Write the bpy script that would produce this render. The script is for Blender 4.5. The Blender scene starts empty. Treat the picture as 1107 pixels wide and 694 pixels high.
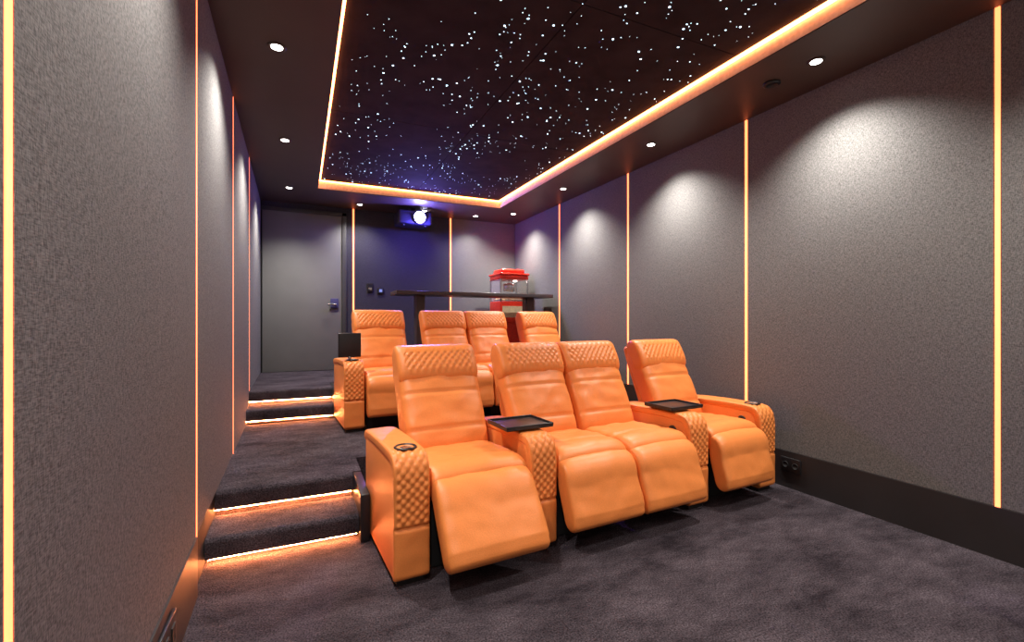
import bpy, bmesh, math, random
from mathutils import Vector, Matrix, noise
random.seed(7)
S=bpy.context.scene
try:
    S.view_settings.view_transform='Standard'
except Exception: pass

# ------------------------------------------------------------ materials
def newmat(name):
    m=bpy.data.materials.new(name); m.use_nodes=True
    nt=m.node_tree; b=nt.nodes['Principled BSDF']
    return m,nt,b
def N(nt,t,**k):
    n=nt.nodes.new(t)
    for a,v in k.items(): setattr(n,a,v)
    return n
def simple(name,col,rough=.5,metal=0,spec=.5,nscale=40,var=.12,bump=0.0,emit=None,es=0):
    m,nt,b=newmat(name)
    tc=N(nt,'ShaderNodeTexCoord'); no=N(nt,'ShaderNodeTexNoise'); no.inputs['Scale'].default_value=nscale; no.inputs['Detail'].default_value=4
    nt.links.new(tc.outputs['Object'],no.inputs['Vector'])
    r=N(nt,'ShaderNodeValToRGB')
    r.color_ramp.elements[0].position=.3; r.color_ramp.elements[1].position=.7
    r.color_ramp.elements[0].color=[c*(1-var) for c in col]+[1]
    r.color_ramp.elements[1].color=[min(1,c*(1+var)) for c in col]+[1]
    nt.links.new(no.outputs['Fac'],r.inputs['Fac']); nt.links.new(r.outputs['Color'],b.inputs['Base Color'])
    b.inputs['Roughness'].default_value=rough; b.inputs['Metallic'].default_value=metal
    b.inputs['Specular IOR Level'].default_value=spec
    if bump:
        bp=N(nt,'ShaderNodeBump'); bp.inputs['Strength'].default_value=bump; bp.inputs['Distance'].default_value=.002
        nt.links.new(no.outputs['Fac'],bp.inputs['Height']); nt.links.new(bp.outputs['Normal'],b.inputs['Normal'])
    if emit:
        b.inputs['Emission Color'].default_value=list(emit)+[1]; b.inputs['Emission Strength'].default_value=es
    return m
leather=simple('leather_orange',(.80,.250,.060),.42,spec=.4,nscale=180,var=.05,bump=.3)
blackp=simple('black_plastic',(.012,.012,.014),.35)
blackm=simple('black_matt',(.01,.01,.011),.7)
chrome=simple('steel',(.5,.5,.5),.25,metal=1)
led=simple('led_orange',(.8,.4,.2),.5,emit=(1,.175,.055),es=4.2)
ledcove=simple('led_cove',(.8,.4,.2),.5,emit=(1,.29,.085),es=15)
ledstep=simple('led_step',(.8,.4,.2),.5,emit=(1,.27,.08),es=270)
cove_paint=simple('cove_reveal_paint',(.75,.68,.6),.6)
lampm=simple('lamp_white',(.8,.8,.8),.5,emit=(1,.95,.88),es=16)
starm=simple('star_fibre',(.5,.6,.8),.5,emit=(.58,.82,1),es=6)
lensm=simple('projector_lens_glow',(.5,.5,.9),.3,emit=(.36,.40,1),es=120)
soffit_m=simple('soffit_paint',(.070,.048,.040),.5,nscale=3,var=.08)
star_m=simple('star_panel',(.036,.026,.030),.9,spec=.1,nscale=6,var=.2)
skirt_m=simple('skirting_paint',(.028,.025,.026),.45,nscale=5)
door_m=simple('door_paint',(.17,.17,.163),.5,nscale=4,var=.05)
frame_m=simple('door_frame_paint',(.05,.05,.05),.5)
tabletop_m=simple('bar_top_dark_wood',(.05,.04,.045),.35,nscale=12)
red_m=simple('red_enamel',(.85,.04,.015),.3)
popc_m=simple('popcorn',(.9,.65,.25),.8,nscale=60,bump=.8)
navy_m=simple('projector_case',(.02,.02,.05),.4)
glass,nt,b=newmat('clear_glass'); b.inputs['Base Color'].default_value=(.9,.9,.9,1); b.inputs['Alpha'].default_value=.1; b.inputs['Roughness'].default_value=.05
def carpet():
    m,nt,b=newmat('carpet_charcoal')
    tc=N(nt,'ShaderNodeTexCoord')
    mp=N(nt,'ShaderNodeMapping'); mp.inputs['Rotation'].default_value=(0,0,.5); mp.inputs['Scale'].default_value=(1,1.9,1)
    nt.links.new(tc.outputs['Object'],mp.inputs['Vector'])
    n1=N(nt,'ShaderNodeTexNoise'); n1.inputs['Scale'].default_value=2.2; n1.inputs['Detail'].default_value=9; n1.inputs['Roughness'].default_value=.78
    n2=N(nt,'ShaderNodeTexNoise'); n2.inputs['Scale'].default_value=150; n2.inputs['Detail'].default_value=3
    nt.links.new(mp.outputs[0],n1.inputs['Vector']); nt.links.new(tc.outputs['Object'],n2.inputs['Vector'])
    r=N(nt,'ShaderNodeValToRGB'); r.color_ramp.elements[0].position=.36; r.color_ramp.elements[1].position=.64
    r.color_ramp.elements[0].color=(.022,.017,.022,1); r.color_ramp.elements[1].color=(.092,.075,.088,1)
    nt.links.new(n1.outputs['Fac'],r.inputs['Fac'])
    mr=N(nt,'ShaderNodeMapRange'); mr.inputs['From Min'].default_value=.35; mr.inputs['From Max'].default_value=.65; mr.inputs['To Min'].default_value=.35; mr.inputs['To Max'].default_value=1.4
    nt.links.new(n2.outputs['Fac'],mr.inputs['Value'])
    vm=N(nt,'ShaderNodeVectorMath',operation='SCALE'); nt.links.new(r.outputs['Color'],vm.inputs[0]); nt.links.new(mr.outputs[0],vm.inputs['Scale'])
    nt.links.new(vm.outputs[0],b.inputs['Base Color'])
    b.inputs['Roughness'].default_value=.95; b.inputs['Specular IOR Level'].default_value=.1
    bp=N(nt,'ShaderNodeBump'); bp.inputs['Strength'].default_value=.9; bp.inputs['Distance'].default_value=.01
    nt.links.new(n2.outputs['Fac'],bp.inputs['Height']); nt.links.new(bp.outputs['Normal'],b.inputs['Normal'])
    return m
carpet_m=carpet()
def fabric(name,c0,c1):
    m,nt,b=newmat(name)
    tc=N(nt,'ShaderNodeTexCoord')
    n1=N(nt,'ShaderNodeTexNoise'); n1.inputs['Scale'].default_value=380; n1.inputs['Detail'].default_value=1
    mp=N(nt,'ShaderNodeMapping'); mp.inputs['Scale'].default_value=(1,1,.2)
    nt.links.new(tc.outputs['Object'],mp.inputs['Vector']); nt.links.new(mp.outputs[0],n1.inputs['Vector'])
    n2=N(nt,'ShaderNodeTexNoise'); n2.inputs['Scale'].default_value=380
    mp2=N(nt,'ShaderNodeMapping'); mp2.inputs['Scale'].default_value=(.2,.2,1)
    nt.links.new(tc.outputs['Object'],mp2.inputs['Vector']); nt.links.new(mp2.outputs[0],n2.inputs['Vector'])
    ad=N(nt,'ShaderNodeMath',operation='ADD'); nt.links.new(n1.outputs['Fac'],ad.inputs[0]); nt.links.new(n2.outputs['Fac'],ad.inputs[1])
    r=N(nt,'ShaderNodeValToRGB'); r.color_ramp.elements[0].position=.0; r.color_ramp.elements[1].position=1
    dv=N(nt,'ShaderNodeMapRange'); dv.inputs['From Min'].default_value=.72; dv.inputs['From Max'].default_value=1.28
    nt.links.new(ad.outputs[0],dv.inputs['Value']); nt.links.new(dv.outputs[0],r.inputs['Fac'])
    r.color_ramp.elements[0].color=list(c0)+[1]; r.color_ramp.elements[1].color=list(c1)+[1]
    nt.links.new(r.outputs['Color'],b.inputs['Base Color'])
    b.inputs['Roughness'].default_value=.9; b.inputs['Specular IOR Level'].default_value=.15
    bp=N(nt,'ShaderNodeBump'); bp.inputs['Strength'].default_value=.3; bp.inputs['Distance'].default_value=.001
    nt.links.new(ad.outputs[0],bp.inputs['Height']); nt.links.new(bp.outputs['Normal'],b.inputs['Normal'])
    return m
fabric_m=fabric('wall_fabric_grey',(.088,.087,.086),(.245,.241,.235))
fabric_dk=fabric('wall_fabric_blue_glare',(.025,.025,.035),(.075,.07,.09))  # dark fabric with the projector's blue glare tinted into its colour

# ------------------------------------------------------------ mesh builder
class MB:
    def __init__(s): s.v=[];s.f=[];s.m=[];s.sm=[];s.mats=[];s.M=Matrix.Identity(4)
    def mi(s,mat):
        if mat not in s.mats: s.mats.append(mat)
        return s.mats.index(mat)
    def add(s,vs,fs,mat,smooth=True):
        o=len(s.v); k=s.mi(mat)
        s.v+= [s.M@Vector(v) for v in vs]
        for f in fs: s.f.append([i+o for i in f]); s.m.append(k); s.sm.append(smooth)
    def box(s,lo,hi,mat,bev=0,seg=3,rot=None):
        bm=bmesh.new(); bmesh.ops.create_cube(bm,size=1)
        c=[(a+b)/2 for a,b in zip(lo,hi)]; d=[abs(b-a) for a,b in zip(lo,hi)]
        for v in bm.verts: v.co=Vector((v.co.x*d[0],v.co.y*d[1],v.co.z*d[2]))
        if bev: bmesh.ops.bevel(bm,geom=bm.edges[:],offset=bev,segments=seg,profile=.5,affect='EDGES')
        if rot: bmesh.ops.transform(bm,matrix=rot,verts=bm.verts)
        bmesh.ops.translate(bm,vec=c,verts=bm.verts)
        bm.verts.index_update()
        s.add([v.co.copy() for v in bm.verts],[[v.index for v in f.verts] for f in bm.faces],mat,bool(bev)); bm.free()
    def prism(s,pts,z0,z1,mat):
        n=len(pts); vs=[(x,y,z0) for x,y in pts]+[(x,y,z1) for x,y in pts]
        fs=[list(range(n))[::-1],list(range(n,2*n))]+[[i,(i+1)%n,n+(i+1)%n,n+i] for i in range(n)]
        s.add(vs,fs,mat,False)
    def lathe(s,prof,c,mat,axis='z',n=28):
        vs=[];fs=[]
        for r,h in prof:
            for i in range(n):
                a=2*math.pi*i/n; p=(r*math.cos(a),r*math.sin(a),h)
                if axis=='y': p=(p[0],-p[2],p[1])
                if axis=='x': p=(-p[2],p[1],p[0])
                vs.append((p[0]+c[0],p[1]+c[1],p[2]+c[2]))
        for j in range(len(prof)-1):
            for i in range(n): fs.append([j*n+i,j*n+(i+1)%n,(j+1)*n+(i+1)%n,(j+1)*n+i])
        fs.append(list(range(n))[::-1]); fs.append([(len(prof)-1)*n+i for i in range(n)])
        s.add(vs,fs,mat)
    def slab(s,path,W,T,mat,cx=0,ds=.011,nx=30,p=4.5,seams=(),quilt=None,wf=None,wr=.003,crown=.0,vseams=(),seed=0):
        P=[Vector((0,a,b)) for a,b in path]; P=[P[0]*2-P[1]]+P+[P[-1]*2-P[-2]]
        pts=[]
        for i in range(1,len(P)-2):
            for k in range(20):
                t=k/20; a,b,c,d=P[i-1],P[i],P[i+1],P[i+2]
                pts.append(.5*((2*b)+(c-a)*t+(2*a-5*b+4*c-d)*t*t+(3*b-a-3*c+d)*t**3))
        pts.append(P[-2])
        L=[0]
        for i in range(1,len(pts)): L.append(L[-1]+(pts[i]-pts[i-1]).length)
        tot=L[-1]
        def at(sv):
            sv=max(0,min(tot,sv))
            for i in range(1,len(L)):
                if L[i]>=sv:
                    k=(sv-L[i-1])/max(1e-9,L[i]-L[i-1]); return pts[i-1].lerp(pts[i],k)
            return pts[-1]
        e=T*.5
        ss=[e*(1-math.cos(math.pi/2*k/5)) for k in range(5)]
        m_=int((tot-2*e)/ds); ss+=[e+(tot-2*e)*k/m_ for k in range(m_+1)]
        ss+=[tot-e*(1-math.cos(math.pi/2*k/5)) for k in range(4,-1,-1)]
        vs=[];fs=[];R=2*nx
        for sv in ss:
            c=at(sv); t=(at(sv+.006)-at(sv-.006)).normalized()
            nrm=Vector((0,-t.z,t.y))
            dd=min(sv,tot-sv); g=1 if dd>=e else (1-(1-dd/e)**2.2)**(1/2.2) if dd>0 else 0.02
            w=W*(wf(sv/tot) if wf else 1)
            w*= (0.93+.07*g)
            for side in (1,-1):
                for k in range(nx):
                    a=-math.pi/2+math.pi*k/(nx-1) if side==1 else math.pi/2-math.pi*k/(nx-1)
                    q=math.sin(a); 
                    if side==-1: q*=.999
                    x=w/2*q
                    f=max(0,1-abs(q)**p)**(1/p)
                    h=T/2*f*g*(1+crown*(1-q*q))
                    if side==1:
                        for s0 in seams: h-=.010*math.exp(-((sv-s0)/.008)**2)*f
                        for x0 in vseams: h-=.008*math.exp(-((x-x0)/.006)**2)*g
                        inq=0
                        if quilt:
                            q0,q1,pr,am,mg=quilt
                            if q0<sv<q1 and abs(x)<w/2-mg:
                                A=(x+sv)/pr;B=(x-sv)/pr
                                h+=am*(abs(math.sin(math.pi*A)*math.sin(math.pi*B))**.45-.55); inq=1
                        if wr and not inq: 
                            h+=wr*f*g*noise.noise(Vector((x*9+seed,sv*14,seed*3.1)))+wr*.5*f*g*noise.noise(Vector((x*26,sv*20+seed,1.7)))
                    o=nrm*(h*side)
                    vs.append((cx+x,c.y+o.y,c.z+o.z))
        for j in range(len(ss)-1):
            for i in range(R):
                fs.append([j*R+i,j*R+(i+1)%R,(j+1)*R+(i+1)%R,(j+1)*R+i])
        fs.append(list(range(R))[::-1]); fs.append([(len(ss)-1)*R+i for i in range(R)])
        s.add(vs,fs,mat)
    def obj(s,name,loc=(0,0,0),rz=0,parent=None):
        me=bpy.data.meshes.new(name); me.from_pydata([tuple(v) for v in s.v],[],s.f); 
        for m in s.mats: me.materials.append(m)
        me.polygons.foreach_set('material_index',s.m); me.polygons.foreach_set('use_smooth',s.sm); me.update()
        bm=bmesh.new(); bm.from_mesh(me); bmesh.ops.recalc_face_normals(bm,faces=bm.faces[:]); bm.to_mesh(me); bm.free()
        o=bpy.data.objects.new(name,me); S.collection.objects.link(o); o.location=loc; o.rotation_euler=(0,0,rz)
        if parent: o.parent=parent
        return o

# ------------------------------------------------------------ room
XR=3.08; YB=6.62; Y0=-1.3; ZC=2.67; ZT=2.77
def xl(y): return -(.375+.0145*y)
BB=.25
fl=MB(); fl.prism([(xl(Y0)-.1,Y0),(XR+.1,Y0),(XR+.1,YB+.1),(xl(YB)-.1,YB+.1)],-.1,0,carpet_m); fl.obj('floor')
def steplike(mb,y0,y1,z0,z1,x1,GAP=.03):
    mb.prism([(xl(y0)+.004,y0+.06),(x1,y0+.06),(x1,y1),(xl(y1)+.004,y1)],z0,z0+GAP,carpet_m)
    x0=xl(y1)*.5+xl(y0)*.5+.006
    prof=[(y0,z0+GAP)]
    for k in range(7):
        a=math.pi-math.pi/2*k/6
        prof.append((y0+.025+.025*math.cos(a),z1-.025+.025*math.sin(a)))
    prof+=[(y1,z1),(y1,z0+GAP)]
    n=len(prof)
    vs=[(xl(a)+.004,a,b) for a,b in prof]+[(x1,a,b) for a,b in prof]
    mb.add(vs,[list(range(n)),list(range(n,2*n))[::-1]]+[[i,n+i,n+(i+1)%n,(i+1)%n] for i in range(n)],carpet_m,False)
    mb.box((x0+.01,y0+.010,z0+GAP-.007),(x1-.01,y0+.022,z0+GAP-.001),ledstep)
XS=.28
mb=MB()
steplike(mb,2.56,2.859,0.001,.125,XS)
steplike(mb,2.86,4.584,0.125,.25,XS)
steplike(mb,4.585,4.879,.25,.375,XS)
steplike(mb,4.88,YB-.05,.375,.5,XS)
mb.prism([(xl(2.91)+.004,2.912),(XS,2.912),(XS,YB-.05),(xl(YB)+.004,YB-.05)],0.001,.124,carpet_m)
mb.prism([(xl(4.64)+.004,4.64),(XS,4.64),(XS,YB-.05),(xl(YB)+.004,YB-.05)],0.251,.374,carpet_m)
mb.obj('floor_stairs')
pm=MB(); pm.box((XS+.001,3.2,0.001),(XR-.022,5.2,.25),carpet_m); pm.box((XS+.001,2.91,0.001),(.33,3.199,.25),carpet_m)
pm.box((XS+.001,5.201,0.001),(XR-.022,YB-.05,.5),carpet_m); pm.obj('floor_platform')
tm=MB(); tm.box((XS+.002,2.50,.001),(XS+.05,2.9,.25),blackp,.006); tm.obj('trim_1')
tm=MB(); tm.box((XS+.002,4.56,.251),(XS+.04,5.19,.50),blackp,.006); tm.obj('trim_2')

# walls
RS=[-.33,1.06,2.45,3.84,5.23]; LS=[-.5,.893,2.315,3.64,4.93]
w=MB(); w.prism([(XR,Y0),(XR+.1,Y0),(XR+.1,YB+.1),(XR,YB+.1)],0,2.95,blackm)
ed=[Y0]+RS+[YB]
for a,b_ in zip(ed[:-1],ed[1:]): w.box((XR-.012,a+.014,BB+.002),(XR+.01,b_-.014,ZC),fabric_m)
wr_=w.obj('wall_right')
w=MB(); w.prism([(xl(Y0)-.1,Y0),(xl(Y0),Y0),(xl(YB),YB),(xl(YB)-.1,YB)],0,2.95,blackm)
ed=[Y0]+LS+[YB]
for a,b_ in zip(ed[:-1],ed[1:]):
    a+=.014;b_-=.014
    w.prism([(xl(a)-.01,a),(xl(a)+.012,a),(xl(b_)+.012,b_),(xl(b_)-.01,b_)],BB+.002,ZC,fabric_m)
wl_=w.obj('wall_left')
w=MB(); w.box((xl(YB)-.1,YB,0),(XR+.1,YB+.1,2.95),blackm)
w.box((.665,YB-.012,.75),(2.005,YB+.01,ZC),fabric_dk)
w.box((2.035,YB-.012,.75),(XR-.013,YB+.01,ZC),fabric_m)
w.box((.56,YB-.012,.75),(.638,YB+.01,ZC),fabric_dk)
w.box((-.45,YB-.012,2.60),(.56,YB+.01,ZC),fabric_dk)
wb_=w.obj('wall_back')
t=MB(); t.box((XR-.02,Y0,0),(XR-.001,3.19,BB),skirt_m); t.box((XR-.02,3.2,.25),(XR-.001,5.19,.5),skirt_m); t.box((XR-.02,5.2,.5),(XR-.001,YB-.02,.75),skirt_m);t.obj('baseboard_right')
t=MB(); t.prism([(xl(Y0)+.001,Y0),(xl(Y0)+.018,Y0),(xl(2.3)+.018,2.3),(xl(2.3)+.001,2.3)],0,BB,skirt_m); t.obj('baseboard_left')
t=MB(); t.box((.56,YB-.02,.5),(XR-.021,YB-.001,.75),skirt_m); t.obj('baseboard_back')
t=MB()
for y in RS:
    t.box((XR-.0125,y-.009,.005 if y<3.2 else .255 if y<5.2 else .505),(XR-.004,y+.009,ZC),led)
t.obj('led_strips_right',parent=wr_)
t=MB()
for y in LS:
    z0=.005 if y<2.5 else (.25 if y<4.6 else .5)
    t.prism([(xl(y)+.004,y-.008),(xl(y)+.0125,y-.008),(xl(y)+.0125,y+.008),(xl(y)+.004,y+.008)],z0,ZC,led)
t.obj('led_strips_left',parent=wl_)
t=MB()
for x in (.652,2.02): t.box((x-.010,YB-.013,.5),(x+.010,YB-.004,ZC),led)
t.obj('led_strips_back',parent=wb_)

d=MB()
d.box((-.44,YB-.03,.5),(.50,YB-.002,2.55),door_m,.004)
d.box((.50,YB-.04,.5),(.56,YB-.001,2.60),frame_m,.004); d.box((-.45,YB-.04,2.55),(.56,YB-.001,2.60),frame_m,.004)
d.box((.36,YB-.045,1.32),(.46,YB-.03,1.45),simple('door_lock_plate',(.06,.06,.16),.3),.005)
d.box((.32,YB-.085,1.36),(.43,YB-.065,1.380),chrome,.008); d.lathe([(.013,0),(.013,.05)],(.42,YB-.03,1.37),chrome,'y')
d.obj('door_1')
sw=MB(); sw.box((.83,YB-.03,1.55),(.91,YB-.012,1.67),blackp,.004); sw.box((.85,YB-.034,1.58),(.89,YB-.03,1.61),chrome); sw.obj('light_switch')
sw=MB(); sw.box((.97,YB-.03,1.53),(1.05,YB-.012,1.61),blackp,.004); sw.box((.99,YB-.034,1.55),(1.03,YB-.03,1.59),simple('thermostat_screen',(.1,.1,.2),.2,emit=(.3,.4,1),es=.6)); sw.obj('thermostat')

# ceiling
CX0,CX1,CY1=.18,2.45,5.76
c=MB()
c.box((xl(YB)-.1,Y0,ZC),(CX0,YB+.1,2.95),soffit_m); c.box((CX1,Y0,ZC),(XR+.1,YB+.1,2.95),soffit_m); c.box((CX0,CY1,ZC),(CX1,YB+.1,2.95),soffit_m)
c.box((CX0,Y0,ZC+.006),(CX0+.003,CY1,ZT+.01),cove_paint); c.box((CX1-.003,Y0,ZC+.006),(CX1,CY1,ZT+.01),cove_paint); c.box((CX0,CY1-.003,ZC+.006),(CX1,CY1,ZT+.01),cove_paint)
for i,(xa,xb) in enumerate(((CX0,1.31),(1.316,CX1))):
    ys=[Y0,.2,2.0,3.8,CY1]
    for a,b_ in zip(ys[:-1],ys[1:]): c.box((xa,a+.003,ZT),(xb,b_-.003,2.95),star_m)
c.box((CX0,Y0,ZT+.01),(CX1,CY1,2.96),blackm)
ceil_=c.obj('ceiling')
t=MB()
t.box((CX0+.004,Y0,ZT-.012),(CX0+.028,CY1-.004,ZT-.002),ledcove)
t.box((CX1-.028,Y0,ZT-.012),(CX1-.004,CY1-.004,ZT-.002),ledcove)
t.box((CX0+.028,CY1-.028,ZT-.012),(CX1-.028,CY1-.004,ZT-.002),ledcove)
t.obj('led_cove_light',parent=ceil_)
t=MB(); cnt=0
while cnt<1300:
    x=random.uniform(CX0+.06,CX1-.06); y=random.uniform(Y0,CY1-.08)
    dn=noise.noise(Vector((x*2.3+8,y*2.3,3.4)))
    if random.random()>(.42+dn*.75): continue
    r=random.choice([.0016,.0016,.0022,.0022,.0028,.0028,.0036,.0045,.0065])
    vs=[(x+r*math.cos(k*math.pi/3),y+r*math.sin(k*math.pi/3),ZT-.0015) for k in range(6)]+[(x,y,ZT-.0015-r*.6)]
    t.add(vs,[[k,(k+1)%6,6] for k in range(6)],starm); cnt+=1
t.obj('star_ceiling_fibre_lights',parent=ceil_)

dl=[(-.12,y) for y in (0.0,1.42,2.87,4.32,5.84)]+[(2.74,y) for y in (-1.0,.32,1.72,3.12,4.58,5.95)]+[(.70,6.3),(1.55,6.3),(2.3,6.3)]
for i,(x,y) in enumerate(dl):
    t=MB(); t.M=Matrix.Rotation(math.pi,4,'X')
    t.lathe([(.047,0),(.047,.005),(.040,.008),(.033,.005)],(0,0,0),soffit_m)
    t.lathe([(.030,.004),(.030,.007)],(0,0,0),lampm)
    t.obj('ceiling_downlight',(x,y,ZC))
    l=bpy.data.lights.new('downlight_bulb','SPOT'); l.energy=165; l.color=(1,.94,.87); l.spot_size=math.radians(125); l.spot_blend=.95; l.shadow_soft_size=.03
    if y>6.2: l.energy=65
    if x<0: l.energy=150
    o=bpy.data.objects.new('downlight_beam',l); o.location=(x,y,ZC-.02); S.collection.objects.link(o)
t=MB(); t.M=Matrix.Rotation(math.pi,4,'X'); t.lathe([(.05,0),(.05,.01),(.035,.016),(.03,.01)],(0,0,0),blackp); t.obj('smoke_detector',(2.74,2.0,ZC))

t=MB(); t.box((XR-.03,2.02,.11),(XR-.02,2.16,.21),blackp,.003)
for yy in (2.055,2.125): t.lathe([(.022,0),(.022,.003),(.017,.003),(.016,.001)],(XR-.03,yy,.16),blackm,'x')
t.obj('power_outlet')
t=MB(); t.box((xl(1.75)+.019,1.66,.10),(xl(1.75)+.03,1.84,.21),blackp,.003)
for yy in (1.71,1.79): t.box((xl(1.75)+.03,yy-.02,.13),(xl(1.75)+.034,yy+.02,.18),blackm)
t.obj('power_outlet')

# ------------------------------------------------------------ seating
def seat(mb,cx,w,ext=.16,hw=None,seed=0,bx=0):
    hw=hw or w
    mb.box((cx-w/2+.03,.10,.0),(cx+w/2-.03,.62,.32),blackm,.01)
    y=-ext
    mb.slab([(.0,.395),(.06,.41),(.2,.41),(.45,.395),(.62,.39)],w-.008,.15,leather,cx=cx,p=7,crown=.10,seed=seed+1,wr=.006,nx=34,seams=(.16,))
    mb.slab([(y,.115),(y*.72,.20),(y*.35,.30),(-.015,.375),(.05,.405)],w-.012,.12,leather,cx=cx,p=7,crown=.12,seed=seed+4,wr=.005,nx=34,seams=(.045,))
    cb=cx+bx
    path=[(.47,.40),(.53,.55),(.62,.72),(.70,.86),(.745,.93)]
    mb.slab(path,w,.17,leather,cx=cb,p=5,seams=(.14,.34),crown=.10,seed=seed+2,wr=.006,nx=34,wf=lambda s:.95+.02*s)
    path=[(.625,.775),(.665,.87),(.715,.955),(.735,1.00)]
    mb.slab(path,hw*1.0,.15,leather,cx=cb,p=6,quilt=(.045,.20,.040,.012,.045),crown=.05,seed=seed+3,ds=.006,nx=76,wf=lambda s:.98+.02*s,wr=.003)
    path=[(.56,.38),(.64,.58),(.74,.80),(.80,.95)]
    mb.slab(path,w*.92,.06,leather,cx=cb,p=6,wr=0,nx=16,ds=.03)
def arm(mb,x0,x1,cup=True,btn=None,L=.66):
    cx=(x0+x1)/2; W=x1-x0
    mb.box((x0+.004,.015,.02),(x1-.004,L,.545),leather,.02,4)
    path=[(L,.50),(L-.04,.535),(.3,.55),(.09,.548),(.035,.52),(.02,.45),(.02,.3),(.02,.03)][::-1]
    mb.slab(path,W,.05,leather,cx=cx,p=6,quilt=(.235,.56,.040,.010,.012),seams=(.225,),ds=.006,nx=40,wr=.002)
    mb.box((x0+.02,.03,.0),(x1-.02,.08,.03),blackm); mb.box((x0+.02,L-.08,.0),(x1-.02,L-.03,.03),blackm)
    if cup:
        mb.lathe([(.052,0),(.052,.006),(.047,.010),(.042,.008),(.038,-.004)],(cx,.115,.572),blackp)
        mb.lathe([(.030,0),(.030,.004),(.022,.006)],(cx,.115,.570),chrome)
    if btn:
        mb.lathe([(.033,0),(.033,.004),(.028,.006)],(x0+.004 if btn<0 else x1-.004,.14,.46),blackp,'x')
def tray(mb,cx,y,z=.585):
    mb.box((cx-.14,y-.12,z),(cx+.14,y+.12,z+.014),blackp,.006)
    for a in ((-.14,-.12,.14,-.112),(-.14,.112,.14,.12),(-.14,-.12,-.132,.12),(.132,-.12,.14,.12)):
        mb.box((cx+a[0],y+a[1],z+.010),(cx+a[2],y+a[3],z+.024),blackp,.003)
    mb.lathe([(.02,0),(.02,.03)],(cx,y+.02,z-.03),chrome)
def row(y,z,second=False):
    r=math.radians(3.5); dx=-.045 if second else 0
    e=.05; bx=0 if second else -.02
    mb=MB(); arm(mb,-.08,.08); seat(mb,.335,.50,ext=e if second else .19,hw=.49,seed=1)
    if second:
        mb.box((-.11,.10,.60),(.07,.125,.80),blackp,.008); mb.lathe([(.012,0),(.012,.06)],(-.02,.112,.56),chrome)
    mb.obj('recliner_armchair',(.44+dx,y-.03,z),r)
    mb=MB()
    arm(mb,-.075,.075,cup=False)
    seat(mb,.315,.47,ext=e if second else .11,hw=.475,seed=5,bx=bx); seat(mb,.79,.47,ext=e if second else .11,hw=.475,seed=9,bx=bx)
    arm(mb,1.03,1.19,cup=False,btn=-1)
    if not second:
        tray(mb,-.01,.235); tray(mb,1.14,.235)
    mb.obj('recliner_loveseat',(1.105+dx,y+.0,z),r*.9)
    mb=MB(); seat(mb,.245,.47,ext=e if second else .08,seed=13,bx=bx/2); arm(mb,.49,.65,cup=True,btn=-1)
    mb.obj('recliner_armchair',(2.30+dx,y+.06,z),r*.9)
row(2.03,0.001); row(3.95,.251,True)

# ------------------------------------------------------------ bar table
b_=MB(); b_.box((.99,5.32,1.455),(3.03,5.72,1.50),tabletop_m,.006)
for x in (1.30,2.76):
    b_.box((x-.05,5.45,.501),(x+.05,5.60,1.455),tabletop_m,.004)
    b_.box((x-.08,5.40,.501),(x+.08,5.66,.52),tabletop_m,.004)
b_.obj('bar_counter_table')
p=MB()
w_=.22
p.box((-w_+.02,-.17,.12),(w_-.02,.17,.62),red_m,.01)
for x in (-.17,.17):
    p.lathe([(.09,-.012),(.10,-.012),(.10,.012),(.09,.012)],(x,-.18,.10),blackp,'y'); p.lathe([(.09,-.012),(.10,-.012),(.10,.012),(.09,.012)],(x,.18,.10),blackp,'y')
p.box((-w_,-.20,.62),(w_,.20,.93),red_m,.012)
p.box((-w_+.03,-.205,.70),(w_-.03,-.2,.86),simple('cream_sign',(.8,.7,.45),.5))
for x in (-w_+.012,w_-.012):
    for y in (-.188,.188): p.box((x-.01,y-.01,.92),(x+.01,y+.01,1.24),chrome)
for a in ((-w_+.01,-.19,w_-.01,-.186),(-w_+.01,.186,w_-.01,.19),(-w_+.008,-.18,-w_+.012,.18),(w_-.012,-.18,w_-.008,.18)):
    p.box((a[0],a[1],.93),(a[2],a[3],1.24),glass)
p.lathe([(.07,0),(.085,.02),(.085,.10),(.07,.11),(.02,.12)],(0,0,1.08),chrome)
p.lathe([(.01,0),(.01,.06)],(0,0,1.19),chrome)
vs=[];fs=[];n=18
for j in range(n+1):
    for i in range(n+1):
        x=-.19+.38*i/n;y=-.17+.34*j/n
        vs.append((x,y,.945+.10*(1-(x/.2)**2)*(1-(y/.18)**2)+.02*noise.noise(Vector((x*50,y*50,0)))))
for j in range(n):
    for i in range(n): a=j*(n+1)+i; fs.append([a,a+1,a+n+2,a+n+1])
p.add(vs,fs,popc_m)
p.lathe([(.022,0),(.028,.006),(.028,.01)],(.10,0,1.225),lampm)
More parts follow.
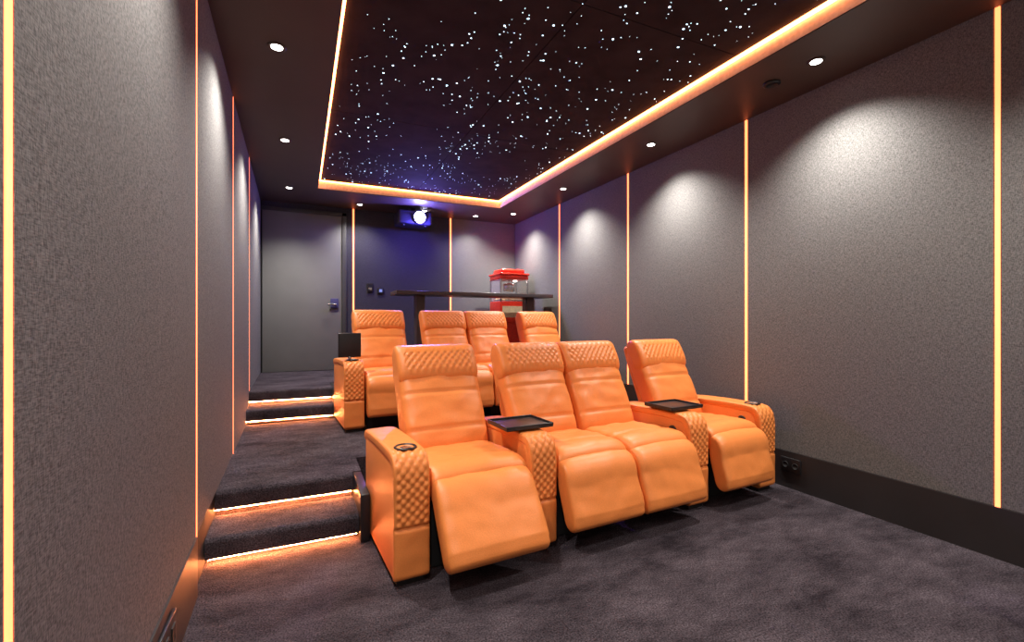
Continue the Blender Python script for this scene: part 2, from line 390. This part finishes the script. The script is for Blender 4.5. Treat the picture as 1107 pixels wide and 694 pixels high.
p.box((-w_,-.2,1.24),(w_,.2,1.30),red_m,.01); p.box((-w_-.01,-.22,1.30),(w_+.01,.22,1.325),red_m,.008)
p.box((-w_+.04,-.16,1.325),(w_-.04,.16,1.39),red_m,.02)
p.lathe([(.015,0),(.015,.02)],(-w_-.01,0,.7),chrome,'x')
p.obj('popcorn_machine_cart',(2.76,6.15,.501))
# projector
p=MB()
p.box((-.22,-.17,-.09),(.22,.17,.09),navy_m,.025,4)
p.lathe([(.095,0),(.095,.03),(.08,.045),(.075,.03)],(.05,-.165,0),blackp,'y')
p.lathe([(.07,.03),(.06,.045),(.03,.055)],(.05,-.165,0),lensm,'y')
for k in range(6): p.box((-.19,-.173,-.05+k*.018),(-.07,-.168,-.042+k*.018),blackp)
p.box((-.03,-.03,.09),(.03,.03,.15),blackp,.004)
for x in (-.15,.15): p.lathe([(.02,0),(.02,.02)],(x,-.1,-.108),blackp)
p.obj('ceiling_projector',(1.38,6.25,2.52))
l=bpy.data.lights.new('projector_glow','POINT'); l.energy=52; l.color=(.16,.12,1); l.shadow_soft_size=.04
o=bpy.data.objects.new('projector_spill',l); o.location=(1.43,6.0,2.44); S.collection.objects.link(o)
l=bpy.data.lights.new('projector_beam_l','SPOT'); l.energy=190; l.color=(.55,.22,1); l.spot_size=math.radians(46); l.spot_blend=.6; l.shadow_soft_size=.03
o=bpy.data.objects.new('projector_beam',l); o.location=(1.43,6.0,2.52); o.rotation_euler=(math.radians(66),0,math.radians(180)); S.collection.objects.link(o)

wd=bpy.data.worlds.new('World'); S.world=wd; wd.use_nodes=True
bg=wd.node_tree.nodes['Background']; bg.inputs[0].default_value=(1,.90,.82,1); bg.inputs[1].default_value=.44  # added warm ambient fill, enters where the front wall is left out
cam=bpy.data.cameras.new('Camera'); cam.sensor_width=36; cam.lens=500/1107*36; cam.clip_start=.05
co=bpy.data.objects.new('Camera',cam); co.location=(0,0,1.15); co.rotation_euler=(math.pi/2,0,-math.radians(24.56)); S.collection.objects.link(co); S.camera=co
